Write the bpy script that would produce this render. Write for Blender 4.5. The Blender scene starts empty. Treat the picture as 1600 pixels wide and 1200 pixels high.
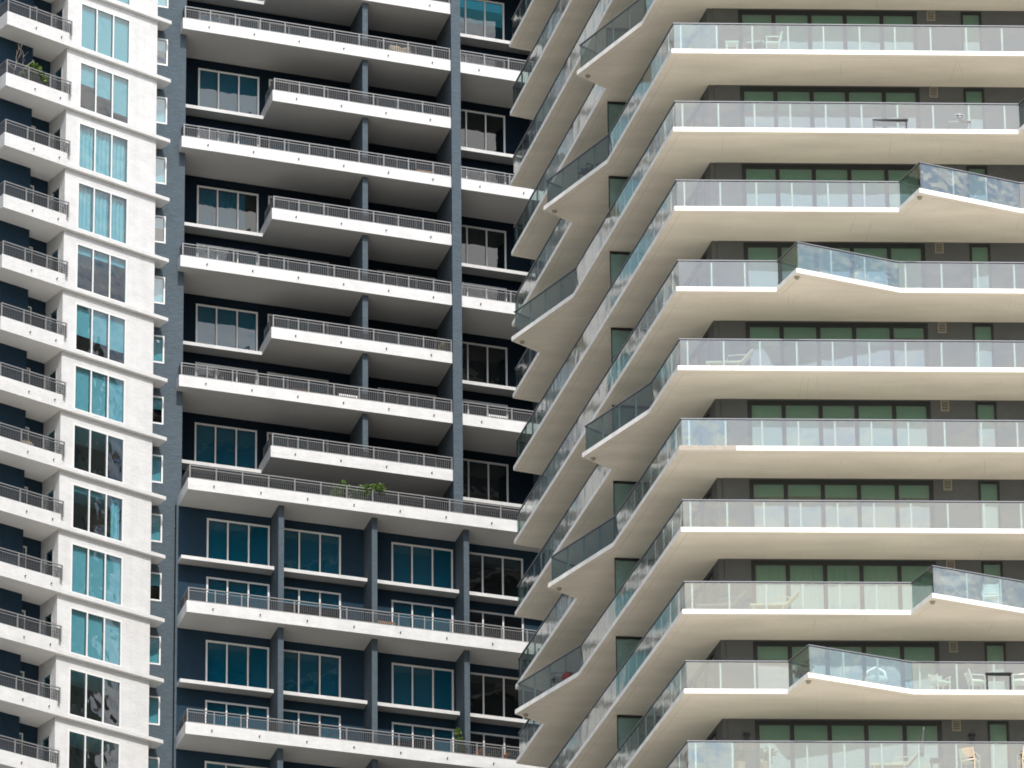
import bpy, bmesh, math, random
from mathutils import Vector, Matrix
random.seed(7)
S = bpy.context.scene
COL = S.collection
R = math.radians

# ------------------------------------------------------------------ camera
PITCH, ROLL = R(21.0), R(-0.54)
fwd = Vector((0, math.cos(PITCH), math.sin(PITCH)))
r0 = Vector((1, 0, 0)); u0 = Vector((0, -math.sin(PITCH), math.cos(PITCH)))
rt = math.cos(ROLL)*r0 + math.sin(ROLL)*u0
up = -math.sin(ROLL)*r0 + math.cos(ROLL)*u0
cd = bpy.data.cameras.new('camera'); cam = bpy.data.objects.new('camera', cd); COL.objects.link(cam)
cam.matrix_world = Matrix(((rt.x, up.x, -fwd.x, 0), (rt.y, up.y, -fwd.y, 0), (rt.z, up.z, -fwd.z, 1.7), (0, 0, 0, 1)))
cd.sensor_width = 36; cd.lens = 9800/1600*36; cd.clip_start = 1; cd.clip_end = 12000
S.camera = cam

# ------------------------------------------------------------------ light
SUN_AZ, SUN_EL = R(166.5), R(46.5)
sd = Vector((math.sin(SUN_AZ)*math.cos(SUN_EL), math.cos(SUN_AZ)*math.cos(SUN_EL), math.sin(SUN_EL)))
sl = bpy.data.lights.new('sun', 'SUN'); sl.energy = 4.5; sl.angle = R(0.53); sl.color = (1, .955, .89)
so = bpy.data.objects.new('sun', sl); COL.objects.link(so)
so.rotation_euler = (-sd).to_track_quat('-Z', 'Y').to_euler()
so.location = (0, -50, 200)
W = bpy.data.worlds.new('World'); S.world = W; W.use_nodes = True
nt = W.node_tree; nt.nodes.clear()
def N(t, tree, **kw):
    n = tree.nodes.new(t)
    for k, v in kw.items(): setattr(n, k, v)
    return n
out = N('ShaderNodeOutputWorld', nt); bg = N('ShaderNodeBackground', nt)
sky = N('ShaderNodeTexSky', nt, sky_type='NISHITA', sun_disc=False, sun_elevation=SUN_EL, sun_rotation=SUN_AZ, altitude=0, air_density=1.0, dust_density=1.2, ozone_density=1.2)
tc = N('ShaderNodeTexCoord', nt); sep = N('ShaderNodeSeparateXYZ', nt)
addz = N('ShaderNodeMath', nt, operation='ADD'); addz.inputs[1].default_value = .12
mxz = N('ShaderNodeMath', nt, operation='MAXIMUM'); mxz.inputs[1].default_value = .05
dx = N('ShaderNodeMath', nt, operation='DIVIDE'); dy = N('ShaderNodeMath', nt, operation='DIVIDE')
cmb = N('ShaderNodeCombineXYZ', nt)
no = N('ShaderNodeTexNoise', nt); no.inputs['Scale'].default_value = 1.9; no.inputs['Detail'].default_value = 9; no.inputs['Roughness'].default_value = .58; no.inputs['Distortion'].default_value = .5
rp = N('ShaderNodeValToRGB', nt); rp.color_ramp.elements[0].position = .42; rp.color_ramp.elements[1].position = .62
mx = N('ShaderNodeMix', nt, data_type='RGBA')
L = nt.links.new
L(tc.outputs['Generated'], sep.inputs[0]); L(sep.outputs['Z'], addz.inputs[0]); L(addz.outputs[0], mxz.inputs[0])
L(sep.outputs['X'], dx.inputs[0]); L(mxz.outputs[0], dx.inputs[1]); L(sep.outputs['Y'], dy.inputs[0]); L(mxz.outputs[0], dy.inputs[1])
L(dx.outputs[0], cmb.inputs[0]); L(dy.outputs[0], cmb.inputs[1]); L(cmb.outputs[0], no.inputs['Vector'])
L(no.outputs['Fac'], rp.inputs[0]); L(rp.outputs[0], mx.inputs[0]); L(sky.outputs[0], mx.inputs[6]); mx.inputs[7].default_value = (9.2, 9.15, 9.0, 1)
# clouds and haze are brightest round the sun
dp = N('ShaderNodeVectorMath', nt, operation='DOT_PRODUCT'); L(tc.outputs['Generated'], dp.inputs[0]); dp.inputs[1].default_value = tuple(sd)
gr = N('ShaderNodeMapRange', nt); gr.inputs[1].default_value = .25; gr.inputs[2].default_value = 1.0; gr.inputs[3].default_value = 1.0; gr.inputs[4].default_value = 4.2
L(dp.outputs['Value'], gr.inputs[0])
gm = N('ShaderNodeVectorMath', nt, operation='SCALE'); L(mx.outputs[2], gm.inputs[0]); L(gr.outputs[0], gm.inputs['Scale'])
L(gm.outputs[0], bg.inputs[0]); bg.inputs[1].default_value = .08; L(bg.outputs[0], out.inputs[0])
S.view_settings.view_transform = 'Standard'; S.view_settings.look = 'None'
S.view_settings.exposure = -0.07; S.view_settings.gamma = 1.0
S.render.engine = 'CYCLES'
cy = S.cycles
cy.filter_width = 1.8; cy.max_bounces = 10; cy.diffuse_bounces = 5; cy.glossy_bounces = 4; cy.transparent_max_bounces = 20; cy.transmission_bounces = 6
cy.caustics_reflective = False; cy.caustics_refractive = False; cy.sample_clamp_indirect = 6
try: cy.use_denoising = True
except Exception: pass

# ------------------------------------------------------------------ materials
def mat(name, col, rough=.7, var=0, vscale=1.0, stretch=(1, 1, 1), bump=0, bscale=20, metal=0, spec=.3, streak=0, fine=0):
    m = bpy.data.materials.new(name); m.use_nodes = True; t = m.node_tree; b = t.nodes['Principled BSDF']
    b.inputs['Base Color'].default_value = (*col, 1); b.inputs['Roughness'].default_value = rough
    b.inputs['Metallic'].default_value = metal; b.inputs['Specular IOR Level'].default_value = spec
    if var or bump or streak or fine:
        c = N('ShaderNodeTexCoord', t); mp = N('ShaderNodeMapping', t); mp.inputs['Scale'].default_value = stretch
        t.links.new(c.outputs['Object'], mp.inputs[0])
        src = None
        def layer(scale, amt, vec, det=6):
            nonlocal src
            n = N('ShaderNodeTexNoise', t); n.inputs['Scale'].default_value = scale; n.inputs['Detail'].default_value = det; n.inputs['Roughness'].default_value = .6
            t.links.new(vec, n.inputs['Vector'])
            mr = N('ShaderNodeMapRange', t); mr.inputs[1].default_value = .3; mr.inputs[2].default_value = .7; mr.inputs[3].default_value = 1-amt; mr.inputs[4].default_value = 1+amt*.4
            t.links.new(n.outputs['Fac'], mr.inputs[0])
            mm = N('ShaderNodeMix', t, data_type='RGBA', blend_type='MULTIPLY'); mm.inputs[0].default_value = 1
            if src is None: mm.inputs[6].default_value = (*col, 1)
            else: t.links.new(src, mm.inputs[6])
            t.links.new(mr.outputs[0], mm.inputs[7]); src = mm.outputs[2]
        if var: layer(vscale, var, mp.outputs[0])
        if fine: layer(14, fine, mp.outputs[0], 4)
        if streak:
            m2 = N('ShaderNodeMapping', t); m2.inputs['Scale'].default_value = (5, 5, .25); t.links.new(c.outputs['Object'], m2.inputs[0])
            layer(.6, streak, m2.outputs[0], 6)
        if src is not None: t.links.new(src, b.inputs['Base Color'])
        if bump:
            n = N('ShaderNodeTexNoise', t); n.inputs['Scale'].default_value = bscale; n.inputs['Detail'].default_value = 5
            t.links.new(mp.outputs[0], n.inputs['Vector'])
            bp = N('ShaderNodeBump', t); bp.inputs['Strength'].default_value = bump; bp.inputs['Distance'].default_value = .03
            t.links.new(n.outputs['Fac'], bp.inputs['Height']); t.links.new(bp.outputs[0], b.inputs['Normal'])
    return m
def glass(name, tint, milk=0.0, milkcol=(.8, .82, .82), wav=.02, ior=1.5, gloss=(1, 1, 1), wscale=.9, rough=.006):
    m = bpy.data.materials.new(name); m.use_nodes = True; t = m.node_tree; t.nodes.clear()
    o = N('ShaderNodeOutputMaterial', t); tr = N('ShaderNodeBsdfTransparent', t); tr.inputs[0].default_value = (*tint, 1)
    gl = N('ShaderNodeBsdfGlossy', t); gl.inputs['Roughness'].default_value = rough; gl.inputs[0].default_value = (*gloss, 1)
    # Schlick reflectance of a whole pane, on its outer faces only
    ge = N('ShaderNodeNewGeometry', t); dt = N('ShaderNodeVectorMath', t, operation='DOT_PRODUCT'); t.links.new(ge.outputs['Incoming'], dt.inputs[0]); t.links.new(ge.outputs['Normal'], dt.inputs[1])
    def mth(op, a, b=None):
        q = N('ShaderNodeMath', t, operation=op)
        for i, v in enumerate((a, b)):
            if v is None: continue
            if isinstance(v, (int, float)): q.inputs[i].default_value = v
            else: t.links.new(v, q.inputs[i])
        return q.outputs[0]
    f0 = 2*((ior-1)/(ior+1))**2
    sch = mth('ADD', mth('MULTIPLY', mth('POWER', mth('SUBTRACT', 1, mth('ABSOLUTE', dt.outputs['Value'])), 4.8), 1-f0), f0)
    fac = mth('MULTIPLY', sch, mth('SUBTRACT', 1, ge.outputs['Backfacing']))
    c = N('ShaderNodeTexCoord', t); n = N('ShaderNodeTexNoise', t); n.inputs['Scale'].default_value = wscale; n.inputs['Detail'].default_value = 2
    t.links.new(c.outputs['Object'], n.inputs['Vector'])
    bp = N('ShaderNodeBump', t); bp.inputs['Strength'].default_value = 1; bp.inputs['Distance'].default_value = wav
    t.links.new(n.outputs['Fac'], bp.inputs['Height']); t.links.new(bp.outputs[0], gl.inputs['Normal'])
    m1 = N('ShaderNodeMixShader', t); t.links.new(fac, m1.inputs[0])
    base = tr.outputs[0]
    if milk:
        df = N('ShaderNodeBsdfDiffuse', t); df.inputs[0].default_value = (*milkcol, 1)
        n2 = N('ShaderNodeTexNoise', t); n2.inputs['Scale'].default_value = .7; n2.inputs['Detail'].default_value = 5
        t.links.new(c.outputs['Object'], n2.inputs['Vector'])
        mr = N('ShaderNodeMapRange', t); mr.inputs[1].default_value = .3; mr.inputs[2].default_value = .7; mr.inputs[3].default_value = milk*.7; mr.inputs[4].default_value = milk*1.3
        t.links.new(n2.outputs['Fac'], mr.inputs[0])
        m0 = N('ShaderNodeMixShader', t); t.links.new(mr.outputs[0], m0.inputs[0]); t.links.new(tr.outputs[0], m0.inputs[1]); t.links.new(df.outputs[0], m0.inputs[2]); base = m0.outputs[0]
    t.links.new(base, m1.inputs[1]); t.links.new(gl.outputs[0], m1.inputs[2]); t.links.new(m1.outputs[0], o.inputs[0])
    return m
M = {}
M['white'] = mat('white_stucco', (.585, .585, .58), .85, var=.10, vscale=1.3, stretch=(1, 1, 1.8), bump=.45, bscale=5, streak=.05, fine=.06, spec=.15)
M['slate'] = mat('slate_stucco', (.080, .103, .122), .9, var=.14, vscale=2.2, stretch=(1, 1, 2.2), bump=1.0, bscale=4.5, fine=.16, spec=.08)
M['navy'] = mat('dark_navy_stucco', (.008, .016, .026), .9, var=.12, vscale=1.6, bump=.6, bscale=5, spec=.06)  # slate wall with the deep shade of the upper recess put into its colour
M['navy_mid'] = mat('navy_stucco', (.020, .040, .062), .9, var=.12, vscale=1.6, bump=.6, bscale=5, spec=.06)  # same slate, recess shade darkened into the colour of lower and wing walls
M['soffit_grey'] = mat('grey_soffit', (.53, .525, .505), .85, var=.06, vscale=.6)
M['soffit_white'] = mat('white_soffit', (.86, .85, .83), .85, var=.05, vscale=.6)
M['soffit_warm'] = mat('warm_concrete_soffit', (.82, .76, .665), .85, var=.14, vscale=.55, fine=.06, stretch=(.5, 1.5, 1))
M['joint'] = mat('soffit_joint', (.66, .605, .525), .9)
M['fascia'] = mat('fascia_paint', (.80, .785, .755), .75, var=.08, vscale=1.2, streak=.15, fine=.05)
M['floor_dark'] = mat('dark_floor_tile', (.075, .075, .075), .7, var=.1, vscale=2)
M['floor_pale'] = mat('pale_floor_tile', (.62, .58, .51), .7, var=.08, vscale=2)
M['floor_white'] = mat('white_floor_tile', (.80, .78, .74), .7, var=.08, vscale=2)
M['wall_dark'] = mat('charcoal_stucco', (.100, .103, .104), .85, var=.12, vscale=1.2, bump=.4, bscale=9)
M['interior'] = mat('room_plaster', (.20, .20, .20), .9)
M['metal'] = mat('pale_metal', (.22, .22, .222), .45, metal=.2)
M['bars'] = mat('grey_bars', (.07, .072, .075), .5, metal=.2)
M['alu'] = mat('window_frame_paint', (.66, .655, .645), .5)
M['post'] = mat('balustrade_post', (.42, .44, .44), .4, metal=.2)
M['cap'] = mat('handrail_cap', (.20, .205, .22), .35, metal=.3)
M['black'] = mat('black_frame', (.018, .021, .024), .4)
M['deepteal'] = glass('deep_teal_glass', (.22, .55, .63), wav=.012, ior=1.48)
M['teal'] = glass('teal_glass', (.565, .76, .80), wav=.014, ior=1.75)
M['green'] = glass('green_glass', (.37, .67, .60), wav=.01, ior=1.78)
M['clear'] = glass('balustrade_glass', (.75, .83, .80), milk=.018, milkcol=(.81, .805, .78), wav=.01, ior=1.78, rough=.012, gloss=(1, .965, .89))
M['clear_new'] = glass('new_balustrade_glass', (.72, .84, .84), milk=.01, wav=.03, ior=1.95, rough=.012, gloss=(.88, .97, .93))  # corner panes: bluish sky reflection put into tinted gloss and raised reflectance
M['smoky'] = glass('smoky_balustrade_glass', (.60, .69, .68), milk=.006, wav=.012, ior=1.5, rough=.03)
M['aqua'] = glass('aqua_balustrade_glass', (.78, .88, .88), milk=.03, wav=.02, ior=2.05, rough=.012, gloss=(.98, .985, .90))  # wedge panes: brighter sky reflection put into the tint and reflectance
M['clear_side'] = glass('flank_balustrade_glass', (.70, .78, .765), milk=.016, milkcol=(.81, .805, .78), wav=.008, ior=1.62, rough=.055)
M['screen'] = glass('frosted_teal_glass', (.35, .5, .47), milk=.34, milkcol=(.30, .46, .44), wav=.01)
M['blind'] = mat('roller_blind', (.78, .79, .78), .9)
M['curtain'] = mat('curtain_cloth', (.82, .82, .80), .9)
M['wicker'] = mat('pale_wicker', (.62, .52, .40), .8, bump=.5, bscale=60)
M['greywicker'] = mat('grey_wicker', (.20, .19, .18), .8, bump=.5, bscale=60)
M['whitep'] = mat('white_plastic', (.78, .77, .74), .5)
M['ventm'] = mat('vent_paint', (.30, .275, .22), .6)
M['wood'] = mat('brown_wood', (.32, .19, .10), .6, var=.2, vscale=6)
M['leaf'] = mat('green_leaf', (.10, .17, .035), .55, var=.3, vscale=5)
M['leafd'] = mat('dark_leaf', (.045, .085, .03), .55, var=.3, vscale=5)
M['leafy'] = mat('yellow_leaf', (.30, .28, .06), .55, var=.3, vscale=5)
M['bark'] = mat('grey_bark', (.30, .25, .20), .85)
M['pot'] = mat('clay_pot', (.42, .26, .17), .8)
M['potdark'] = mat('dark_pot', (.05, .05, .055), .6)
M['red'] = mat('red_cushion', (.14, .03, .035), .8)
M['pink'] = mat('pink_cloth', (.62, .30, .28), .9)
M['orange'] = mat('orange_flower', (.75, .28, .04), .7)
M['drain'] = mat('drain_pipe', (.06, .055, .05), .7)

# ------------------------------------------------------------------ helpers
class MB:
    def __init__(s): s.v = []; s.f = []; s.m = []
    def add(s, vs, fs, m=0):
        o = len(s.v); s.v += [tuple(v) for v in vs]
        for f in fs: s.f.append([o+i for i in f]); s.m.append(m)
    def hexa(s, p, m=0):      # p: 4 bottom, 4 top (same order)
        s.add(p, [(3, 2, 1, 0), (4, 5, 6, 7), (0, 1, 5, 4), (1, 2, 6, 5), (2, 3, 7, 6), (3, 0, 4, 7)], m)
    def box(s, c, d, m=0):
        x, y, z = c; a, b, e = d[0]/2, d[1]/2, d[2]/2
        s.hexa([(x-a, y-b, z-e), (x+a, y-b, z-e), (x+a, y+b, z-e), (x-a, y+b, z-e), (x-a, y-b, z+e), (x+a, y-b, z+e), (x+a, y+b, z+e), (x-a, y+b, z+e)], m)
    def prism(s, poly, z0, z1, mb=0, ms=0, mt=0):
        n = len(poly); o = len(s.v)
        s.v += [(p[0], p[1], z0) for p in poly] + [(p[0], p[1], z1) for p in poly]
        s.f.append([o+i for i in range(n)][::-1]); s.m.append(mb)
        s.f.append([o+n+i for i in range(n)]); s.m.append(mt)
        for i in range(n):
            j = (i+1) % n; s.f.append([o+i, o+j, o+n+j, o+n+i]); s.m.append(ms)
    def tube(s, pts, rad, n=6, m=0):
        pts = [Vector(p) for p in pts]; rings = []
        for i, p in enumerate(pts):
            d = (pts[min(i+1, len(pts)-1)]-pts[max(i-1, 0)]).normalized()
            a = d.cross(Vector((0, 0, 1)) if abs(d.z) < .9 else Vector((1, 0, 0))).normalized(); b = d.cross(a)
            rr = rad[i] if isinstance(rad, (list, tuple)) else rad
            rings.append([p+rr*(math.cos(2*math.pi*k/n)*a+math.sin(2*math.pi*k/n)*b) for k in range(n)])
        o = len(s.v)
        for r_ in rings: s.v += [tuple(q) for q in r_]
        for i in range(len(rings)-1):
            for k in range(n):
                s.f.append([o+i*n+k, o+i*n+(k+1) % n, o+(i+1)*n+(k+1) % n, o+(i+1)*n+k]); s.m.append(m)
        s.f.append([o+k for k in range(n)][::-1]); s.m.append(m)
        s.f.append([o+(len(rings)-1)*n+k for k in range(n)]); s.m.append(m)
    def lathe(s, prof, c=(0, 0, 0), n=14, m=0):
        o = len(s.v)
        for r_, z in prof:
            for k in range(n): s.v.append((c[0]+r_*math.cos(2*math.pi*k/n), c[1]+r_*math.sin(2*math.pi*k/n), c[2]+z))
        for i in range(len(prof)-1):
            for k in range(n): s.f.append([o+i*n+k, o+i*n+(k+1) % n, o+(i+1)*n+(k+1) % n, o+(i+1)*n+k]); s.m.append(m)
        s.f.append([o+k for k in range(n)][::-1]); s.m.append(m)
        s.f.append([o+(len(prof)-1)*n+k for k in range(n)]); s.m.append(m)
    def build(s, name, mats, parent=None, smooth=False, recalc=True):
        me = bpy.data.meshes.new(name)
        me.from_pydata(s.v, [], s.f)
        mats = mats if isinstance(mats, (list, tuple)) else [mats]
        for m in mats: me.materials.append(M[m] if isinstance(m, str) else m)
        me.polygons.foreach_set('material_index', s.m)
        if recalc:
            bm = bmesh.new(); bm.from_mesh(me); bmesh.ops.recalc_face_normals(bm, faces=bm.faces); bm.to_mesh(me); bm.free()
        if smooth: me.polygons.foreach_set('use_smooth', [True]*len(me.polygons))
        o = bpy.data.objects.new(name, me); COL.objects.link(o)
        if parent is not None: o.parent = parent
        return o
def tag(o, label, cat, group=None):
    o['label'] = label; o['category'] = cat
    if group: o['group'] = group
    return o
def thing(name, label, cat, loc, rz=0, group=None):
    o = bpy.data.objects.new(name, None); COL.objects.link(o); o.empty_display_size = .3
    o.location = loc; o.rotation_euler = (0, 0, rz)
    return tag(o, label, cat, group)
class Fr:                       # a plan frame: s along e1, t along e2 (inward), in the local metres of its tower
    def __init__(s, o, e1, e2): s.o = Vector(o); s.e1 = Vector(e1).normalized(); s.e2 = Vector(e2).normalized()
    def p2(s, a, b): q = s.o+s.e1*a+s.e2*b; return (q.x, q.y)
    def pt(s, a, b, z): q = s.o+s.e1*a+s.e2*b; return (q.x, q.y, z)
    def box(s, mb, a0, a1, b0, b1, z0, z1, m=0):
        mb.hexa([s.pt(a0, b0, z0), s.pt(a1, b0, z0), s.pt(a1, b1, z0), s.pt(a0, b1, z0), s.pt(a0, b0, z1), s.pt(a1, b0, z1), s.pt(a1, b1, z1), s.pt(a0, b1, z1)], m)
    def wall(s, mb, a0, a1, t0, t1, z0, z1, ops, m=0):     # a wall with real openings
        zs = sorted({z0, z1, *[min(max(v, z0), z1) for o in ops for v in o[2:4]]})
        for k in range(len(zs)-1):
            za, zb = zs[k], zs[k+1]; zm = (za+zb)/2
            cuts = sorted((max(o[0], a0), min(o[1], a1)) for o in ops if o[2] < zm < o[3] and o[1] > a0 and o[0] < a1)
            x = a0
            for c0, c1 in cuts:
                if c0 > x+1e-4: s.box(mb, x, c0, t0, t1, za, zb, m)
                x = max(x, c1)
            if x < a1-1e-4: s.box(mb, x, a1, t0, t1, za, zb, m)
def window(par, F, s0, s1, z0, z1, t, cuts, fmat, gmat, blinds=None, fw=.06, name='window', curtain=None, sill=None):
    """frame with panes between the cuts, set in an opening whose face lies at depth t; blinds: drop fraction per pane"""
    mb = MB(); e = [s0]+list(cuts)+[s1]; w = fw/2
    F.box(mb, s0-.01, s1+.01, t-.015, t+.09, z1-fw, z1+.01); F.box(mb, s0-.01, s1+.01, t-.015, t+.09, z0-.01, z0+fw)
    F.box(mb, s0-.01, s0+fw, t-.012, t+.088, z0+fw, z1-fw); F.box(mb, s1-fw, s1+.01, t-.012, t+.088, z0+fw, z1-fw)
    for c in cuts: F.box(mb, c-w, c+w, t-.012, t+.088, z0+fw, z1-fw)
    fr = mb.build(name, fmat, par)
    g = MB()
    for i in range(len(e)-1):
        F.box(g, e[i]+w, e[i+1]-w, t+.035, t+.047, z0+fw*.5, z1-fw*.5)
    g.build('glass_pane', gmat, fr)
    if blinds:
        b = MB(); any_ = False
        for i in range(len(e)-1):
            h = blinds[i % len(blinds)]
            if h > 0:
                any_ = True; F.box(b, e[i]+.05, e[i+1]-.05, t+.17, t+.182, z1-(z1-z0)*h, z1-.02); F.box(b, e[i]+.05, e[i+1]-.05, t+.16, t+.19, z1-(z1-z0)*h-.03, z1-(z1-z0)*h+.004)
        if any_: b.build('roller_blind', 'blind', fr)
    if curtain:
        for c0, c1, drop in curtain:
            b = MB(); n = int((c1-c0)/.035); ph = random.random()*6
            vs = []
            for i in range(n+1):
                x = c0+(c1-c0)*i/n; d = .035*math.sin(i*.95+ph)+.02*math.sin(i*.37+ph*2)
                vs += [F.pt(x, t+.24+d, z0+.03), F.pt(x, t+.24+d, z1-(z1-z0)*drop)]
            b.add(vs, [(2*i, 2*i+2, 2*i+3, 2*i+1) for i in range(n)])
            b.build('curtain', 'curtain', fr, smooth=True, recalc=False)
    return fr
def offset_path(pts, d):
    out_ = []; n = len(pts); nr = []
    for i in range(n-1):
        v = (Vector(pts[i+1])-Vector(pts[i])).normalized(); nr.append(Vector((v.y, -v.x)))
    for i in range(n):
        a = nr[max(i-1, 0)]; b = nr[min(i, n-2)]; k = (a+b)/(1+a.dot(b)); q = Vector(pts[i])+k*d; out_.append((q.x, q.y))
    return out_

# ------------------------------------------------------------------ ground
g = MB(); g.add([(-3000, -3000, 0), (3000, -3000, 0), (3000, 3000, 0), (-3000, 3000, 0)], [(0, 1, 2, 3)])
M['ground'] = mat('dark_park_ground', (.17, .165, .145), .95, var=.3, vscale=.05)  # unseen ground, kept dark to limit bounce light on the slate tower
go = g.build('ground', 'ground'); go['kind'] = 'structure'
M['plaza'] = mat('pale_plaza_paving', (.74, .685, .60), .9, var=.1, vscale=.08)
g = MB(); g.add([(-70, -150, .006), (160, -150, .006), (160, 208, .006), (-70, 208, .006)], [(0, 1, 2, 3)])  # unseen pale sheet added to bounce sunlight up to the beige soffits
go = g.build('pavement', 'plaza'); go['kind'] = 'structure'

# =================================================================== beige tower
PAx, PAy, PAz = 5.9885, 211.2197, 83.2637
TA = thing('apartment_tower', 'beige concrete apartment tower with zigzag glass railed balconies wrapping its corner', 'building', (PAx, PAy, 0))
dz = {1: .113, 2: .075, 3: .036, 4: -.026, 5: 0, 6: .019, 7: .006, 8: .009, 9: .13, 10: .25, 0: .14, -1: .17, -2: .2}
def ZA(k): return PAz+3.1*(5-k)+dz.get(k, .2)
SL = .175
def outline(k):
    f = lambda u: .044*u
    pts = [(24, f(24))]
    fb = {2: 12.68, 3: 8.18, 4: 3.64, 7: 12.9, 8: 8.14, 9: 3.66, -1: 3.64, -2: 8.18, -3: 12.7}.get(k)
    if fb is not None:
        pts += [(fb+4.5, f(fb+4.5)), (fb+.66, f(fb)-1.85), (fb, f(fb))]
    pts.append((0, 0))
    s = k % 5
    sv = lambda v: -.2185*v
    if s in (0, 1, 2):
        v0 = (4.4, 10.35, 16.3)[s]
        pts += [(sv(v0), v0), (sv(v0)-2.43, v0+4.62), (sv(v0+5.95), v0+5.95)]
    pts += [(sv(27.3), 27.3), (-1.45, 29.55)]
    return pts
FA = Fr((1.44, 2.95), (1, .044), (-.044, 1))
e_side = Vector((-.2185, 1)).normalized()
FS = Fr((1.44, 2.95), e_side, (e_side.y, -e_side.x))          # side wall: s = along, t = inward
FLO, FHI = -7, 15
wall = MB(); ops_f = []; ops_s = []
for k in range(FLO, FHI):
    zt = ZA(k)                                                 # soffit over this storey
    zb = ZA(k+1)+SL
    ops_f += [(1.16, 7.88, zb+.02, zt-.06), (9.52, 10.30, zb+.02, zt-.06)]
    ops_s += [(.9, 7.4, zb+.02, zt-.08)]
    FA.wall(wall, .2, 24.6, 0, .2, zb, zt, [o for o in ops_f[-2:]])
    FS.wall(wall, 0, 24, 0, .2, zb, zt, [ops_s[-1]])
wall.build('wall', 'wall_dark', TA)
core = MB()
core.prism([(5, 8.2), (25, 9), (25, 28), (1.0, 28)], 0, ZA(FLO), 0, 0, 0); core.prism([(6.5, 33), (23, 33), (23, 49), (8.5, 49)], 0, ZA(FLO)); core.build('service_core', 'interior', TA)
rail_posts = {}
def balustrade(k, path, z, par):
    """glass panels between posts under a cap rail, all along the path"""
    fr = MB(); runs = []
    for i in range(len(path)-1):
        a = Vector(path[i]); b = Vector(path[i+1]); d = b-a; Lg = d.length; d = d/Lg; nn = Vector((d.y, -d.x))
        if Lg < .3: continue
        P = lambda s, t, zz: ((a+d*s+nn*t).x, (a+d*s+nn*t).y, zz)
        def bx(mb, s0, s1, t0, t1, z0, z1, m=0): mb.hexa([P(s0, t0, z0), P(s1, t0, z0), P(s1, t1, z0), P(s0, t1, z0), P(s0, t0, z1), P(s1, t0, z1), P(s1, t1, z1), P(s0, t1, z1)], m)
        bx(fr, -.03, Lg+.03, -.035, .035, z+1.05, z+1.085, 1); bx(fr, 0, Lg, -.014, .014, z+1.025, z+1.05, 2)
        n = max(1, round(Lg/1.32)); st = Lg/n; first = random.uniform(.0, .35)
        cuts = [0]; x = .27
        if Lg > 6:
            x = .27 if path[i+1] == path[-1] else .27
            cuts = [0]+[min(Lg, .27+1.32*j+random.uniform(-.01, .01)) for j in range(int((Lg-.3)/1.32)+1)]
            # corner posts stand a hand from the corner, the long run then follows
            cuts = sorted({Lg-c for c in cuts}) if False else cuts
            if cuts[-1] < Lg-.25: cuts.append(Lg)
            else: cuts[-1] = Lg
        else: cuts = [st*j for j in range(n+1)]
        gl = MB(); g2 = None
        for j in range(len(cuts)-1):
            if k in (1, 6, 10) and j == 0 and d.x > .9 and Lg > 6: g2 = MB()
            bx(g2 if g2 and j <= 1 else gl, cuts[j]+.008, cuts[j+1]-.008, -.007, .007, z+.03, z+1.025)
        for c in cuts[1:-1]: bx(fr, c-.033, c+.033, -.06, -.012, z-.02, z+1.045, 0)
        
        if g2: runs.append((g2, 'clear_new'))
        kind = 'clear_side'
        if a.y > 3 and b.y > 3 and (.35 < abs(d.x) < .6 or (Lg < 2.4 and .6 <= d.x < .8)): kind = 'smoky'     # the flank prows
        elif abs(d.x) > .6: kind = 'aqua' if min(a.y, b.y) < -.5 and Lg > 3 else 'clear'
        runs.append((gl, kind))
    o = fr.build('balustrade', ['post', 'cap', 'black'], par)
    for gl, gm_ in runs: gl.build('glass_panel', gm_, o)
    return o
def rnd_bl(): 
    r_ = random.random()
    if r_ < .35: return [random.choice((.32, .38, .28))]*5
    if r_ < .8: return [1.0]*5
    return [random.choice((.3, .75, 1))for _ in range(5)]
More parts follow.
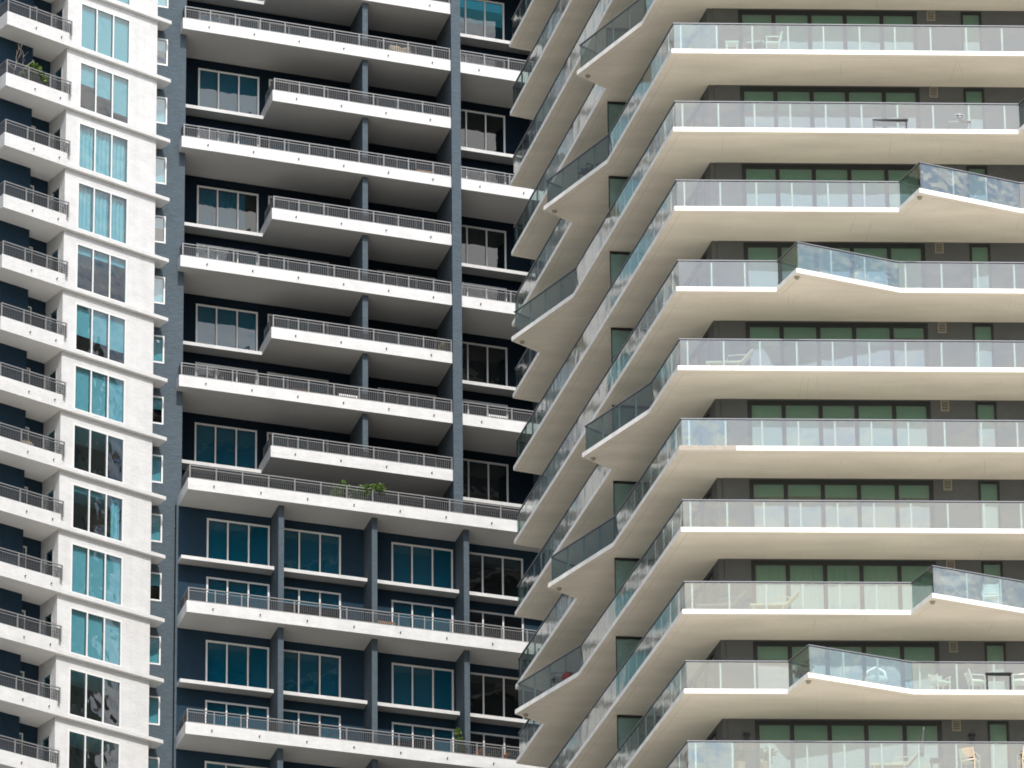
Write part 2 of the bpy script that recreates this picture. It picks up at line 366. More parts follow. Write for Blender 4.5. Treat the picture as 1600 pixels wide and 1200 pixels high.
for k in range(FLO, FHI+1):
    z = ZA(k); ol = outline(k)
    poly = ol+[(6, 33.2), (8, 50), (24, 50)]
    s = MB(); s.prism(poly, z, z+SL, 0, 1, 2)
    bal = s.build('balcony', ['soffit_warm', 'fascia', 'floor_pale'], TA)
    par_ = MB()
    if k <= -4 and k > FLO:
        pp = offset_path(ol, .12)[::-1]
        for i in range(len(pp)-1):
            a_ = Vector(pp[i]); b_ = Vector(pp[i+1]); n_ = Vector((-(b_-a_).y, (b_-a_).x)).normalized()*.02
            par_.hexa([(*(a_-n_), z+SL), (*(b_-n_), z+SL), (*(b_+n_), z+SL), (*(a_+n_), z+SL), (*(a_-n_), z+SL+1.05), (*(b_-n_), z+SL+1.05), (*(b_+n_), z+SL+1.05), (*(a_+n_), z+SL+1.05)])
        par_.build('balustrade', 'clear', bal)
    # drip groove along the edge, a few cold joints across the soffit, and the beak down-light
    if -4 < k <= 11:
        gm_ = MB(); o1 = offset_path(ol, .26); o2 = offset_path(ol, .29)
        for i in range(len(ol)-1): gm_.add([(*o1[i], z-.002), (*o1[i+1], z-.002), (*o2[i+1], z-.002), (*o2[i], z-.002)], [(0, 1, 2, 3)])
        for _ in range(3):
            u = random.uniform(1.8, 13); ln = random.uniform(.5, 2.4); v = .044*u+random.uniform(.3, .8); d_ = random.uniform(-.25, .25)
            gm_.add([(u, v, z-.002), (u+.022, v, z-.002), (u+.022+d_, v+ln, z-.002), (u+d_, v+ln, z-.002)], [(0, 1, 2, 3)])
        gm_.build('soffit_joint', 'joint', bal, recalc=False)
    if -4 < k <= 11:
        path = offset_path(ol, .12)
        path[0] = (23.9, path[0][1])
        balustrade(k, path[::-1], z+SL, TA)
        for i, p in enumerate(ol):
            if i in (0, len(ol)-1): continue
            isbeak = (p[1] < -.5) or (p[1] > 4 and p[0] < -.2185*p[1]-1)
            if isbeak:
                c = Vector((1.2, 8)) if p[1] < 0 else Vector((2.5, p[1]+.5))
                if p[1] < 0: c = Vector((p[0]+.35, 3))
                d = (c-Vector(p)).normalized(); q = Vector(p)+d*.42
                l = MB(); l.lathe([(.1, 0), (.1, -.03), (.075, -.035), (.075, -.09), (.045, -.11), (0.01, -.115)], (q.x, q.y, z+.002)); l.build('soffit_light', 'ventm', bal, smooth=False)
for k in range(-1, 11):
    zt = ZA(k); zb = ZA(k+1)+SL
    mode = {0: [1, 1, 1, .97, 1], 1: [.30, .30, .28, .22, .24], 2: [1, 1, .9, .35, 1], 3: [1, .5, 1, 1, .98], 4: [.3, .26, .26, .28, .17], 5: [1, .95, .24, .9, 1], 6: [.2, .19, .2, .22, .2], 7: None, 8: [.22, .62, .62, .5, .62], 9: [1, 1, .97, 1, 1], 10: [1.0]}.get(k, [1.0])
    cur = [(1.2, 7.8, .03)] if k == 7 else None
    window(TA, FA, 1.17, 7.87, zb+.03, zt-.07, 0, [2.49, 3.84, 5.16, 6.54], 'black', 'green', mode, fw=.15, curtain=cur)
    window(TA, FA, 9.53, 10.29, zb+.03, zt-.07, 0, [], 'black', 'green', [random.choice((1, 1, .45))], fw=.08)
    window(TA, FS, .91, 7.39, zb+.03, zt-.09, 0, [2.5, 4.1, 5.7], 'black', 'green', None, fw=.09)
    # louvred vent by the soffit
    v = MB()
    x0, x1, za, zc = 8.28, 8.53, zt-.41, zt-.06
    FA.box(v, x0-.03, x0, -.03, 0, za-.03, zc+.03); FA.box(v, x1, x1+.03, -.03, 0, za-.03, zc+.03); FA.box(v, x0, x1, -.03, 0, zc, zc+.03); FA.box(v, x0, x1, -.03, 0, za-.03, za)
    FA.box(v, x0, x1, -.004, 0, za, zc, 1)
    for i in range(5): FA.box(v, x0, x1, -.026, -.006, za+.03+i*.065, za+.055+i*.065)
    v.build('vent_grille', ['ventm', 'black'], TA)
    # frosted glass screen between neighbouring balconies on the flank
    sc = MB(); y0 = 11.55; ue = -.2185*y0
    p0 = Vector((ue+.33, y0)); p1 = Vector((ue+2.35, y0+.3)); d = (p1-p0).normalized(); FD = Fr(p0, d, (-d.y, d.x))
    FD.box(sc, .03, 2.0, .0, .02, zb+.03, zt-.12)
    fr = MB(); FD.box(fr, 0, 2.03, -.02, .04, zt-.12, zt-.02); FD.box(fr, 0, .03, -.02, .04, zb, zt-.12)
    so_ = fr.build('privacy_screen', 'black', TA); sc.build('glass_pane', 'screen', so_)
for (u, k) in ((.85, 9), (8.95, 9)):
    l = MB(); zt = ZA(k); FA.box(l, u-.08, u+.08, -.1, 0, zt-.95, zt-.58); FA.box(l, u-.11, u+.11, -.14, 0, zt-.62, zt-.56); l.build('wall_lamp', 'black', TA)
pe = MB(); zz = ZA(6); pe.hexa([(.004, -.004, zz+.004), (2.05, .086, zz+.004), (2.05, .2, zz+.004), (.004, .2, zz+.004), (.004, -.004, zz+SL-.004), (2.05, .086, zz+SL-.004), (2.05, .2, zz+SL-.004), (.004, .2, zz+SL-.004)])
M['bare'] = mat('bare_concrete', (.36, .325, .275), .9, var=.2, vscale=3, fine=.15)
pe.build('bare_concrete_edge', 'bare', TA)
rf = MB(); rf.prism([(1.5, 3), (23.5, 4), (23.5, 49), (8.4, 49), (6, 32), (-3, 27)], ZA(FLO)+SL, ZA(FLO)+SL+1.2); rf.build('roof', 'fascia', TA)

# =================================================================== white and slate tower
OX, OY, OZ = -15.1843, 268.6808, 111.3742
TB = thing('apartment_tower', 'white and slate blue apartment tower with metal railed balconies and teal windows', 'building', (OX, OY, 0))
am, an = R(67.3), R(-13.5)
FB = Fr((0, 0), (math.sin(am), math.cos(am)), (math.sin(an), math.cos(an)))
aw, aq = R(46.2), R(-29)
FW = Fr((-.6, -.5), (math.sin(aw), math.cos(aw)), (math.sin(aq), math.cos(aq)))
Tc = {-3: 21.0, -2: 18.0, -1: 15.0, 0: 12.03, 1: 9.05, 2: 6.0, 3: 3.04, 4: 0, 5: -2.93, 6: -5.93, 7: -8.80, 8: -11.67, 9: -14.5, 10: -17.54, 11: -20.4, 12: -23.28, 13: -26.2, 14: -29.1}
ZB = lambda j: OZ+Tc[j]
FS_, FC = .55, .35                     # fascia height, floor below curb top
A_END = 18.3
# --- walls
wl = MB(); bays = [(1.29, 4.36), (4.86, 7.92), (10.40, 13.36), (13.98, 17.02)]
lowb = [(1.38, 4.43), (4.86, 7.92), (10.43, 13.48), (13.95, 17.0)]
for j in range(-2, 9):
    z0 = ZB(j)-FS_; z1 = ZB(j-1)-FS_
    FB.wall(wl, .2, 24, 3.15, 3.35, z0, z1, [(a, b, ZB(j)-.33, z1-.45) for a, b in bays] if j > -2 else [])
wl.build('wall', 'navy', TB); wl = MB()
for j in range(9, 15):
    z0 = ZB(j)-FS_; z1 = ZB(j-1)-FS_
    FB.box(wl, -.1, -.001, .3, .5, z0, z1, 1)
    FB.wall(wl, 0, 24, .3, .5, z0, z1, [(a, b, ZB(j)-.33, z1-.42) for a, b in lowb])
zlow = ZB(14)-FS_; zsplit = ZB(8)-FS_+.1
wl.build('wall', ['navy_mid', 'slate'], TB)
pl = MB()
FB.box(pl, -2.6, .2, 3.0, 3.4, zsplit, ZB(-2))              # return behind
slots = [(-1.55, -.72, ZB(j)-2.30, ZB(j)-.95) for j in range(-2, 14)]
FB.wall(pl, -2.6, .2, .67, .9, ZB(8)-.4, ZB(-2), slots)
FB.wall(pl, -2.6, -.1, .67, .9, zlow, ZB(8)-.4, slots)
FB.box(pl, .0, .2, .9, 3.2, ZB(8)-.3, ZB(-2))               # flank of the recess
pl.build('pilaster_wall', 'slate', TB)
fl = MB(); FB.box(fl, -2.6, 24, 6.4, 6.6, 0, ZB(-2)); FB.box(fl, -2.6, -2.4, .95, 6.4, 0, ZB(-2)); FB.box(fl, .3, 24, 4.3, 4.5, 0, ZB(8)-1.2); 
fl.build('inner_wall', 'interior', TB)
plates = MB()
for j in range(-1, 15):
    z = ZB(j)
    if j < 8: FB.box(plates, .2, 24, 3.36, 6.4, z-FS_+.001, z-FC)
    else: FB.box(plates, .0, 24, .52 if j > 8 else 3.36, 6.4, z-FS_+.001, z-FC)
    FB.box(plates, -2.4, -.05, .92, 6.4, z-FS_+.003, z-FC)
plates.build('floor_plate', 'interior', TB)
podium = MB(); FB.box(podium, -1.5, 24, .5, 12, 0, zlow); podium.build('tower_base', 'slate', TB)

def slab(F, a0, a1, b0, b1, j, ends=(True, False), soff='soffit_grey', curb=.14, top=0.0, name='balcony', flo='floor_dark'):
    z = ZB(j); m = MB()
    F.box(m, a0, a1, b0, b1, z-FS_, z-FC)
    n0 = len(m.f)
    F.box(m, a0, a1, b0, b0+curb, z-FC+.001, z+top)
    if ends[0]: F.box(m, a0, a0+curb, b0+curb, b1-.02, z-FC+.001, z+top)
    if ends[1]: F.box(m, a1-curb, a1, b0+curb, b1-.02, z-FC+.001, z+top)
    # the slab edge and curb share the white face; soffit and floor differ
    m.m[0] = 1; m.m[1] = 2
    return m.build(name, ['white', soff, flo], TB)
def spouts(F, xs, b0, z, par):
    for x in xs:
        t = MB(); p = Vector(F.pt(x, b0-.075, z)); q = Vector(F.pt(x, b0+.02, z))
        t.tube([q, p], .032, 8); t.build('drain_spout', 'drain', par)
def railing(F, segs, z, h=.64, step=1.25, name='railing'):
    """segs: list of ((s,t),(s,t)) plan segments in frame F"""
    fr = MB(); inf = []
    for (p, q) in segs:
        a = Vector(F.p2(*p)); b = Vector(F.p2(*q)); d = b-a; Lg = d.length; d /= Lg; nn = Vector((d.y, -d.x))
        P = lambda s, t, zz: ((a+d*s+nn*t).x, (a+d*s+nn*t).y, zz)
        def bx(mb, s0, s1, t0, t1, z0, z1, m=0): mb.hexa([P(s0, t0, z0), P(s1, t0, z0), P(s1, t1, z0), P(s0, t1, z0), P(s0, t0, z1), P(s1, t0, z1), P(s1, t1, z1), P(s0, t1, z1)], m)
        bx(fr, -.025, Lg+.025, -.03, .03, z+h-.045, z+h)
        bx(fr, 0, Lg, -.018, .018, z+h-.165, z+h-.135)
        bx(fr, 0, Lg, -.018, .018, z+.035, z+.06)
        n = max(1, math.ceil(Lg/step-.2)); cuts = [min(Lg, step*i) for i in range(n)]+[Lg]
        for c in cuts: bx(fr, c-.027, c+.027, -.024, .024, z-.02, z+h-.045)
        pn = MB()
        for i in range(len(cuts)-1):
            s0, s1 = cuts[i]+.07, cuts[i+1]-.07
            if s1-s0 < .1: continue
            bx(pn, s0-.012, s0+.012, -.012, .012, z+.06, z+h-.165); bx(pn, s1-.012, s1+.012, -.012, .012, z+.06, z+h-.165)
            k = int((s1-s0)/.092)
            for q_ in range(1, k): x = s0+(s1-s0)*q_/k; bx(pn, x-.018, x+.018, -.008, .008, z+.06, z+h-.165)
            for zz in (.2, .33): bx(pn, s0+.013, s1-.013, -.006, .006, z+zz, z+zz+.012)
        inf.append(pn)
    o = fr.build(name, 'metal', TB)
    for pn in inf: pn.build('baluster_panel', 'bars', o)
    return o
pan = lambda a, b: [a+(b-a)/3, a+(b-a)*2/3]
def rb():
    r_ = random.random()
    return [1.0] if r_ < .62 else ([random.choice((.3, .5, .6))] if r_ < .8 else None)
for j in range(-2, 8):
    z = ZB(j)-FS_
    if j % 2 == 0:
        s = slab(FB, -.1, 13.44, 0, 3.15, j, (True, False)); spouts(FB, [1.2+2.26*i for i in range(6)], 0, z+.27, s)
        railing(FB, [((.02, .75), (.02, .07)), ((.02, .07), (13.4, .07))], ZB(j))
        s = slab(FB, 13.93, A_END, 0, 3.15, j, (False, False)); spouts(FB, [14.9, 17.15], 0, z+.27, s)
        railing(FB, [((13.95, .07), (A_END, .07))], ZB(j))
    else:
        s = slab(FB, 4.4, 13.44, 0, 3.15, j, (True, False)); spouts(FB, [5.6+2.26*i for i in range(4)], 0, z+.27, s)
        railing(FB, [((4.5, 2.1), (4.5, .07)), ((4.5, .07), (13.4, .07))], ZB(j))
        for a0, a1 in ((.2, 4.395), (13.93, A_END)):
            m = MB(); FB.box(m, a0, a1, 2.25, 3.16, z, z+.165); m.m[0] = 1; m.build('ledge', ['white', 'soffit_grey'], TB)
    if j >= -1:
        m = MB(); FB.box(m, 9.0, 9.27, .3, 3.15, ZB(j)-FC, ZB(j-1)-FS_); m.build('pier', 'slate', TB)
m = MB(); FB.box(m, 13.45, 13.92, -.1, 3.15, ZB(8)-FC, ZB(-3)-.6); m.build('pier', 'slate', TB)
m = MB(); FB.box(m, A_END, A_END+.45, .1, 3.15, ZB(8)-FC, ZB(-3)-.6); m.build('pier', 'slate', TB)
for j in range(-1, 9):
    for bi, (a, b) in enumerate(bays):
        if j == -1 and bi != 3: continue
        lo = ZB(j)-.32; hi = ZB(j-1)-FS_-.455
        if j == 8 and bi > 0: continue
        bl = rb(); cu = None
        if bi == 3: bl = None
        if bi == 0 and j == 3: bl = None; cu = [(a+.05, b-.6, .02)]
        if bi == 0 and j in (1, 5, 7): bl = [1.0]
        if j % 2 == 0 and bi < 2 and random.random() < .6: bl = None; cu = [(a+.1, b-.1, .02)]
        window(TB, FB, a+.005, b-.005, lo, hi, 3.15, pan(a, b), 'alu', 'deepteal', bl, fw=.075, curtain=cu)
# lower storeys: the wall steps out to the terrace line
for j in (8, 10, 12, 14):
    s = slab(FB, 0, 22, -2.0, 3.15 if j == 8 else .3, j, (True, False)); spouts(FB, [1.25+2.27*i for i in range(8)], -2.0, ZB(j)-FS_+.27, s)
    if j < 14: railing(FB, [((.1, .2), (.1, -1.92)), ((.1, -1.92), (22, -1.92))], ZB(j), h=.66, step=1.27)
for j in (9, 11, 13):
    z = ZB(j)-FS_
    for a0, a1 in ((0, 4.5), (4.79, 9.05), (9.33, 13.59), (13.87, 18.09)):
        m = MB(); FB.box(m, a0, a1, -.5, .29, z+.03, z+.195); m.m[0] = 1; m.build('ledge', ['white', 'soffit_grey'], TB)
for j in (10, 12, 14):
    for a0 in (4.5, 9.06, 13.6, 18.1):
        m = MB(); FB.box(m, a0, a0+.27, -1.45, .3, ZB(j)-FC, ZB(j-2)-FS_); m.build('pier', 'slate', TB)
for j in (9, 10, 11, 12, 13):
    for bi, (a, b) in enumerate(lowb):
        bl = [1.0]
        if j == 10 and bi == 1: bl = [.3]
        if bi == 3: bl = None
        if j == 12 and bi in (1, 2): bl = [1, .2, 1] if bi == 1 else [.3, .25, 1]
        window(TB, FB, a+.005, b-.005, ZB(j)-.32, ZB(j-1)-FS_-.425, .3, pan(a, b), 'alu', 'deepteal', bl, fw=.075)
# slot windows beside the white wing
for j in range(-1, 14):
    window(TB, FB, -1.545, -.725, ZB(j)-2.295, ZB(j)-.955, .67, [], 'alu', 'teal', [1.0] if j % 3 else [.4], fw=.065)
# --- white wing
wm = MB(); wops = []
for j in range(-1, 14):
    wops.append((-5.42, -2.40, ZB(j)-.33, ZB(j-1)-FS_-.44))
FW.wall(wm, -6.17, -.75, .2, .45, zlow, ZB(-2), wops)
door_ops = [(.72, 1.62, ZB(j)-.34, ZB(j-1)-FS_-.66) for j in range(-1, 14)]
FSd = Fr(FW.p2(-6.17, .0), FW.e2, FW.e1)            # flank wall of the balcony recess: s = depth, t = into the wing
FSd.wall(wm, .451, 2.1, 0, .2, zlow, ZB(-2), door_ops)
FW.box(wm, -.95, -.75, .45, 1.4, zlow, ZB(-2))
wm.build('white_wall', 'white', TB)
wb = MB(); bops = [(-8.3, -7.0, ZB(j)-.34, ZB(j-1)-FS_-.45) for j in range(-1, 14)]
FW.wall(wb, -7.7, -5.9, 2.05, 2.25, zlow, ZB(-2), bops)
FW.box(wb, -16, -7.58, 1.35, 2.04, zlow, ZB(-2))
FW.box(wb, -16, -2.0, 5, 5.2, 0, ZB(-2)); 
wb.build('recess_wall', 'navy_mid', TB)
wi = MB(); FW.box(wi, -5.9, -1.0, 3.2, 3.3, zlow, ZB(-2))
wi.build('inner_wall', 'interior', TB)
wmode = {0: ([1, 1, 1], None), 1: ([1, 1, 1], None), 2: ([.42, .55, .78], None), 3: (None, [(-5.38, -4.45, .03), (-4.4, -3.45, .03), (-3.4, -2.44, .03)]), 4: (None, [(-5.38, -4.45, .03), (-4.4, -3.45, .03), (-3.4, -2.44, .03)]),
         5: ([.17, .17, .17], None), 6: ([.62, .66, .7], None), 7: ([.95, .93, .93], None), 8: (None, None), 9: ([.12, .12, 0], [(-3.0, -2.5, .03)]), 10: ([1, 1, 1], None), 11: ([.98, .98, .98], None), 12: (None, None), 13: (None, None)}
for j in range(-1, 14):
    z = ZB(j)-FS_
    m = MB(); FW.box(m, -6.17, 0.0, 0, .5, z, z+.165); FW.box(m, -.9, 0, .5, 1.55, z, z+.165); FW.box(m, -6.1, -.95, .46, 3.2, z+.002, z+.16); m.m[0] = 1; m.m[6] = 1; m.m[12] = 1; m.build('ledge', ['white', 'soffit_white'], TB)
    s = slab(FW, -9.85, -6.171, 0, 2.06, j, (True, False), 'soffit_white', top=.1, flo='floor_white'); spouts(FW, [-8.15, -6.65], 0, z+.3, s)
    m = MB(); FW.box(m, -6.171, -5.85, 0, .2, z+.166, z+FS_+.1)
    railing(FW, [((-9.77, 1.2), (-9.77, .07)), ((-9.77, .07), (-6.0, .07))], ZB(j)+.08, h=.7, step=1.28)
    if j >= 0:
        bl, cu = wmode[j]
        window(TB, FW, -5.415, -2.405, ZB(j)-.32, ZB(j-1)-FS_-.445, .2, [-4.42, -3.42], 'alu', 'teal', bl, fw=.07, curtain=cu)
        window(TB, FSd, .73, 1.61, ZB(j)-.33, ZB(j-1)-FS_-.67, 0, [], 'white', 'teal', None, fw=.06, name='door')
        window(TB, FW, -7.56, -7.01, ZB(j)-.33, ZB(j-1)-FS_-.46, 2.05, [], 'alu', 'teal', [1], fw=.06)

# =================================================================== things on the balconies
def pA(u, v, k): return (PAx+u, PAy+v, ZA(k)+SL)
def pB(a, b, j): q = FB.pt(a, b, ZB(j)-FC); return (OX+q[0], OY+q[1], q[2])
def pW(a, b, j): q = FW.pt(a, b, ZB(j)-FC); return (OX+q[0], OY+q[1], q[2])
def chair(loc, rz, label, m='whitep', slats=True, cat='chair', name='chair', w=.56, h=.84):
    t = thing(name, label, cat, loc, rz)
    s = MB(); s.box((0, 0, .42), (w, .52, .05)); s.build('seat', m, t)
    b = MB()
    b.hexa([(-w/2, .22, .45), (-w/2+.05, .22, .45), (-w/2+.05, .26, .45), (-w/2, .26, .45), (-w/2, .34, h), (-w/2+.05, .34, h), (-w/2+.05, .38, h), (-w/2, .38, h)])
    b.hexa([(w/2-.05, .22, .45), (w/2, .22, .45), (w/2, .26, .45), (w/2-.05, .26, .45), (w/2-.05, .34, h), (w/2, .34, h), (w/2, .38, h), (w/2-.05, .38, h)])
    for i in range(5 if slats else 9):
        z = .5+i*(h-.52)/(5 if slats else 9); y = .22+.12*(z-.45)/(h-.45)
        b.box((0, y+.02, z+.03), (w-.1, .025, .055 if slats else .034))
    b.build('backrest', m, t)
    for sx in (-1, 1):
        for sy, hh in ((-1, .62), (1, .62)):
            l = MB(); l.tube([(sx*(w/2-.03), sy*.23, 0), (sx*(w/2-.02), sy*.22, .42 if sy > 0 else hh)], .02); l.build('leg', m, t)
        a = MB(); a.box((sx*(w/2), .0, .635), (.05, .5, .03)); a.build('armrest', m, t)
    return t
def lounger(loc, rz, label, m='wicker'):
    t = thing('sun_lounger', label, 'sun lounger', loc, rz)
    f = MB(); f.box((-.3, 0, .30), (1.25, .62, .07)); f.build('seat', m, t)
    b = MB(); b.hexa([(.3, -.31, .28), (.36, -.31, .27), (.36, .31, .27), (.3, .31, .28), (.78, -.29, .82), (.84, -.29, .80), (.84, .29, .80), (.78, .29, .82)]); b.build('backrest', m, t)
    for sx in (-.8, .25):
        for sy in (-1, 1):
            l = MB(); l.tube([(sx, sy*.27, 0), (sx, sy*.27, .28)], .025); l.build('leg', m, t)
    for sy in (-1, 1):
        a = MB(); a.tube([(-.15, sy*.3, .33), (-.1, sy*.31, .52), (.3, sy*.31, .56), (.55, sy*.3, .55)], .025); a.build('armrest', m, t)
    return t
def table(loc, rz, label, w, d, h, m='whitep', name='table', cat='table'):
    t = thing(name, label, cat, loc, rz)
    s = MB(); s.box((0, 0, h-.02), (w, d, .04)); s.box((0, 0, h-.06), (w-.1, d-.1, .04)); s.build('tabletop', m, t)
    for sx in (-1, 1):
        for sy in (-1, 1):
            l = MB(); l.tube([(sx*(w/2-.06), sy*(d/2-.06), 0), (sx*(w/2-.06), sy*(d/2-.06), h-.06)], .024); l.build('leg', m, t)
    return t
def bench(loc, rz, label, m='whitep', w=1.3, name='bench'):
    t = thing(name, label, 'bench', loc, rz)
    s = MB()
    for i in range(4): s.box((0, -.2+i*.13, .43), (w, .1, .035))
    s.build('seat', m, t)
    b = MB()
    for i in range(3): b.box((0, .26+i*.02, .56+i*.13), (w, .03, .09))
    for sx in (-1, 0, 1): b.box((sx*(w/2-.05), .29, .64), (.05, .03, .42))
    b.build('backrest', m, t)
    for sx in (-1, 1):
        for sy in (-1, 1):
            l = MB(); l.box((sx*(w/2-.08), sy*.18, .21), (.05, .05, .41)); l.build('leg', m, t)
    return t
def leafball(mb, c, r_, n, size, m=0):
    for _ in range(n):
        d = Vector((random.gauss(0, 1), random.gauss(0, 1), random.gauss(0, 1))).normalized(); q = Vector(c)+d*r_*random.random()**.45
        a = Vector((random.gauss(0, 1), random.gauss(0, 1), random.gauss(0, .7)+.3)).normalized(); b = a.cross(Vector((random.gauss(0, 1), random.gauss(0, 1), random.gauss(0, 1)))).normalized()
        s = size*random.uniform(.6, 1.3)
        mb.add([q, q+a*s*.5+b*s*.22, q+a*s, q+a*s*.5-b*s*.22], [(0, 1, 2, 3)], m)
def shrub(loc, label, clumps, leafm='leaf', potm='pot', size=.13, n=120, pot_r=.2, pot_h=.38, name='potted_shrub', cat='plant'):
    t = thing(name, label, cat, loc)
    p = MB(); p.lathe([(pot_r*.7, 0), (pot_r*.95, pot_h*.85), (pot_r*1.05, pot_h*.86), (pot_r*1.05, pot_h), (pot_r*.85, pot_h), (pot_r*.8, pot_h-.05)]); p.build('pot', potm, t)
    st = MB(); lf = MB()
    for (x, y, z, r_) in clumps:
        st.tube([(0, 0, pot_h-.06), (x*.4, y*.4, pot_h+(z-pot_h)*.5), (x, y, z)], [.022, .015, .008], 5)
        leafball(lf, (x, y, z), r_, int(n*2.2*(r_/.3)**1.5)+20, size)
    st.build('stem', 'bark', t); lf.build('foliage', leafm, t, recalc=False)
    return t
def bare_tree(loc, label):
    t = thing('bare_shrub', label, 'plant', loc)
    p = MB(); p.lathe([(.16, 0), (.21, .36), (.23, .36), (.23, .4), (.18, .4), (.17, .35)]); p.build('pot', 'potdark', t)
    b = MB()
    def br(p0, d, l, r_, lv):
        p1 = p0+d*l*.5+Vector((random.gauss(0, .04), random.gauss(0, .04), 0)); p2 = p0+d*l
        b.tube([p0, p1, p2], [r_, r_*.8, r_*.55], 5)
        if lv:
            for _ in range(2):
                nd = (d+Vector((random.gauss(0, .55), random.gauss(0, .4), random.uniform(-.1, .4)))).normalized(); br(p2, nd, l*.62, r_*.55, lv-1)
            nd = (d+Vector((random.gauss(0, .6), random.gauss(0, .4), .1))).normalized(); br(p1, nd, l*.5, r_*.5, lv-1)
    br(Vector((0, 0, .34)), Vector((.18, 0, 1)).normalized(), .95, .032, 2)
    br(Vector((.03, 0, .34)), Vector((.75, .1, 1)).normalized(), .85, .028, 2)
    b.build('branches', 'bark', t)
    return t
PI = math.pi
# beige tower, front balconies
chair(pA(3.1, .75, 1), PI*.9, 'grey woven armchair behind the glass on the topmost full balcony', 'greywicker', False, w=.72)
table(pA(2.25, .6, 1), 0, 'low white side table left of the grey woven armchair', .5, .45, .46)
chair(pA(3.75, .7, 1), -PI/2, 'white armchair right of the grey woven armchair', 'whitep')
t = thing('barbecue_grill', 'round lidded grey grill behind the straight glass of an upper balcony', 'grill', pA(10.55, .8, 2))
b = MB(); b.box((0, 0, .36), (.85, .45, .05)); b.build('shelf', 'greywicker', t)
b = MB(); b.lathe([(.05, .38), (.2, .42), (.25, .5), (.255, .56)], n=18); b.build('bowl', 'cap', t, smooth=True)
b = MB(); b.lathe([(.262, .565), (.24, .66), (.15, .74), (.04, .765)], n=18); b.build('lid', 'cap', t, smooth=True)
for sx in (-.38, .38):
    for sy in (-.18, .18):
        b = MB(); b.tube([(sx, sy, 0), (sx, sy, .34)], .02); b.build('leg', 'black', t)
table(pA(8.0, .7, 2), 0, 'low grey table behind the glass, same balcony as the round grill', 1.3, .6, .42, 'bars')
lounger(pA(1.95, .75, 5), 0, 'cream wicker lounger alone near the corner of a straight balcony')
shrub(pA(1.6, .6, 6), 'dark pointed plant in a pot beside the sky reflecting corner glass', [(0, 0, .72, .2), (.05, 0, .95, .12)], 'leafd', 'potdark', .12, 160)
lounger(pA(1.45, .75, 8), 0, 'grey wicker lounger near the corner, below a curtained window', 'greywicker')
lounger(pA(3.35, .75, 8), 0, 'cream lounger with raised back below the green curtained windows')
t = chair(pA(11.0, .35, 8), PI, 'white armchair on the jutting glass corner balcony below curtained windows')
t = thing('drying_rack', 'pale metal drying rack hung with cloth on the jutting balcony', 'drying rack', pA(9.75, -.3, 8))
for sy in (-.22, .22):
    b = MB(); b.tube([(-.5, sy, 0), (.5, -sy, .95)], .015); b.tube([(.5, sy, 0), (-.5, -sy, .95)], .015); b.build('leg', 'metal', t)
b = MB()
for i in range(7): b.tube([(-.55, -.24+i*.08, .95), (.55, -.24+i*.08, .95)], .01)
b.build('rails', 'metal', t)
b = MB(); b.box((-.05, .0, .74), (.7, .016, .4)); b.build('cloth', 'greywicker', t)
shrub(pA(4.3, .1, 9), 'leafy blue green plant behind dark glass at the prow of a jutting balcony', [(0, 0, .7, .25), (.15, .1, .9, .18), (-.2, .1, .6, .2)], 'leafd', 'potdark', .14, 150)
t = thing('pod_chair', 'round white pod chair on the wide jutting balcony near the bottom', 'chair', pA(6.85, .5, 9))
b = MB(); b.lathe([(.1, .2), (.32, .25), (.42, .42), (.40, .46), (.3, .36), (.05, .32)], n=20); b.build('shell', 'whitep', t, smooth=True)
b = MB(); b.tube([(-.38, .1, .4), (-.3, .22, .8), (0, .28, .98), (.3, .22, .8), (.38, .1, .4)], .04, 8); b.build('hood', 'whitep', t, smooth=True)
b = MB(); b.lathe([(.22, 0), (.22, .03), (.05, .05), (.05, .2)], n=16); b.build('base', 'metal', t)
for u, rz, lb in ((9.15, .5, 'white patio chair set left of the dark patio table'), (10.45, PI/2+.2, 'white patio chair right beside the dark patio table, facing it from the left'), (12.0, -PI/2-.2, 'white patio chair right of the dark patio table')):
    chair(pA(u, .95, 9), rz, lb)
table(pA(11.2, .9, 9), 0, 'dark patio table between white chairs', .95, .8, .66, 'black')
shrub(pA(1.95, .6, 10), 'spiky pale green plant at the corner of the lowest balcony', [(0, 0, .62, .2), (.1, 0, .8, .15), (-.12, 0, .75, .13)], 'leaf', 'pot', .2, 70)
shrub(pA(2.85, .6, 10), 'flat topped green plant beside the spiky corner plant', [(-.2, 0, .72, .15), (.18, 0, .78, .15), (.0, .1, .6, .15)], 'leaf', 'pot', .17, 70)
lounger(pA(7.5, .9, 10), 0, 'cream lounger beside a folded parasol on the lowest balcony')
t = thing('parasol', 'folded grey parasol leaning on the lowest balcony', 'parasol', pA(8.25, .9, 10))
b = MB(); b.tube([(0, 0, 0), (.25, 0, 1.75)], .022); b.build('pole', 'metal', t)
b = MB(); b.tube([(.1, 0, .7), (.15, 0, 1.05), (.235, 0, 1.66)], [.13, .1, .03], 8); b.build('canopy', 'bars', t)
b = MB(); b.lathe([(.24, 0), (.24, .05), (.06, .07), (.05, .12)]); b.build('base', 'potdark', t)
table(pA(8.95, .8, 10), 0, 'small grey table right of the folded parasol', .55, .5, .5, 'bars')
chair(pA(10.1, .8, 10), PI*.85, 'wicker armchair left of a long white cushion on the lowest balcony', 'wicker', False)
chair(pA(12.1, .8, 10), PI*1.1, 'wicker armchair at the right edge of the lowest balcony', 'wicker', False)
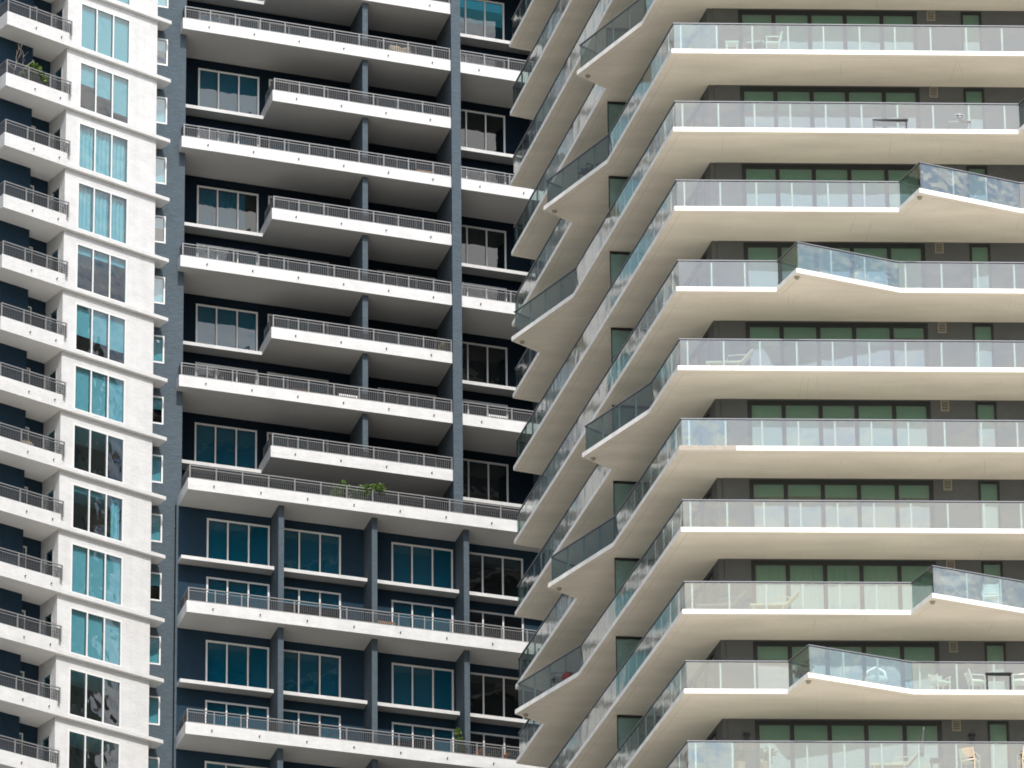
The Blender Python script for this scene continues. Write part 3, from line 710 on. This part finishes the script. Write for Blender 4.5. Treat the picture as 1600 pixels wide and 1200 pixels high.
# beige tower, flank balconies
chair(pA(-3.0, 12.6, 1), -.9, 'pale chair behind the dark glass of the middle upper jutting flank balcony', 'bars')
chair(pA(-4.35, 18.6, 7), -1.6, 'white slatted chair behind the dark glass of the lowest jutting flank balcony', 'bars')
chair(pA(-4.1, 19.7, 7), -1.2, 'grey slatted chair behind the white slatted chair on the lowest jutting flank balcony', 'bars')
t = thing('cushion', 'dark red cushion beside the slatted chairs on the lowest jutting flank balcony', 'cushion', pA(-3.9, 17.4, 7))
b = MB(); b.lathe([(.2, 0), (.27, .08), (.28, .2), (.22, .3), (.05, .33)], n=16); b.build('cover', 'red', t, smooth=True)
# slate tower balconies
chair(pB(10.6, .75, 0), 3.6, 'brown wicker armchair, left one of a pair on the top long balcony', 'wicker', False)
chair(pB(11.35, .75, 0), 2.9, 'brown wicker armchair, right one of a pair on the top long balcony', 'wicker', False)
bench(pB(12.4, .6, 2), R(90)-am, 'brown wooden bench at the right end of the second long balcony', 'wood', .9)
bench(pB(8.45, .6, 6), R(90)-am, 'white slatted bench on the long balcony above the shrub', 'whitep', .95)
table(pB(5.9, .6, 6), R(90)-am, 'wooden table on the long balcony left of the white bench', .8, .5, .6, 'wood')
bench(pB(16.0, .6, 6), R(90)-am, 'white bench on the short balcony right of the tall slate pier', 'whitep', 1.0)
shrub(pB(13.0, .45, 5), 'small yellow leaved plant in the right corner of a short balcony', [(0, 0, .62, .12), (.05, 0, .8, .1)], 'leafy', 'pot', .13, 120, .12, .3)
shrub(pB(8.2, -1.55, 8), 'large green shrub rising over the terrace railing', [(-.75, 0, 1.0, .28), (-.5, 0, 1.15, .22), (.05, .1, .85, .28), (.5, 0, .95, .3), (.85, 0, 1.1, .2), (.3, 0, .75, .3), (-.85, 0, .7, .3), (1.15, 0, 1.1, .2)], 'leaf', 'potdark', .15, 110, .28, .4)
bench(pB(9.85, -1.3, 10), R(90)-am, 'low wooden bench between two slate piers on a lower balcony', 'wood', .95)
shrub(pB(13.35, -1.6, 12), 'tall climbing plant with a pale flower on the lowest railed balcony', [(0, 0, .8, .2), (-.05, 0, 1.1, .18), (-.1, 0, 1.4, .15), (-.12, 0, 1.62, .1), (.12, 0, .65, .18)], 'leaf', 'pot', .12, 150)
for a, lf, lb in ((14.2, 'orange', 'orange flowering plant in a pot, first right of the tall climbing plant'), (14.9, 'leaf', 'low green potted plant between two orange flowering plants'), (15.5, 'orange', 'orange flowering plant in a pot near the beige tower corner')):
    shrub(pB(a, -1.6, 12), lb, [(0, 0, .55, .17), (.1, 0, .68, .1)], lf, 'pot', .1, 120, .13, .3)
t = thing('towel', 'pink towel lying over a small stool on a lower balcony', 'towel', pB(4.9, -1.55, 10))
b = MB(); b.box((0, 0, .33), (.5, .3, .05)); b.box((.0, -.16, .24), (.46, .02, .2)); b.build('cloth', 'pink', t)
for sx in (-.2, .2):
    b = MB(); b.tube([(sx, 0, 0), (sx, 0, .31)], .025); b.build('leg', 'wood', t)
# white wing balconies
shrub(pW(-8.05, .5, 2), 'bright green bushy plant in a pot behind the white balcony railing', [(0, 0, 1.15, .33), (.3, 0, 1.0, .28), (-.3, 0, 1.0, .25), (.1, 0, .75, .25), (.45, .05, .8, .2), (.05, 0, 1.38, .22)], 'leaf', 'pot', .2, 120, .24, .42)
bare_tree(pW(-9.25, .45, 2), 'leafless branching shrub beside the bright green bush')
t = thing('sun_hat_chair', 'round beige rattan chair on a white wing balcony', 'chair', pW(-8.0, .55, 8), 0)
b = MB(); b.lathe([(.42, .45), (.40, .62), (.3, .76), (.14, .83), (.02, .84)], n=18); b.build('backrest', 'wicker', t, smooth=True)
b = MB(); b.lathe([(.36, .34), (.4, .4), (.41, .44)], n=18); b.build('seat', 'wicker', t)
for q in range(4):
    b = MB(); b.tube([(.25*math.cos(q*PI/2+.7), .25*math.sin(q*PI/2+.7), 0), (.28*math.cos(q*PI/2+.7), .28*math.sin(q*PI/2+.7), .35)], .025); b.build('leg', 'wood', t)
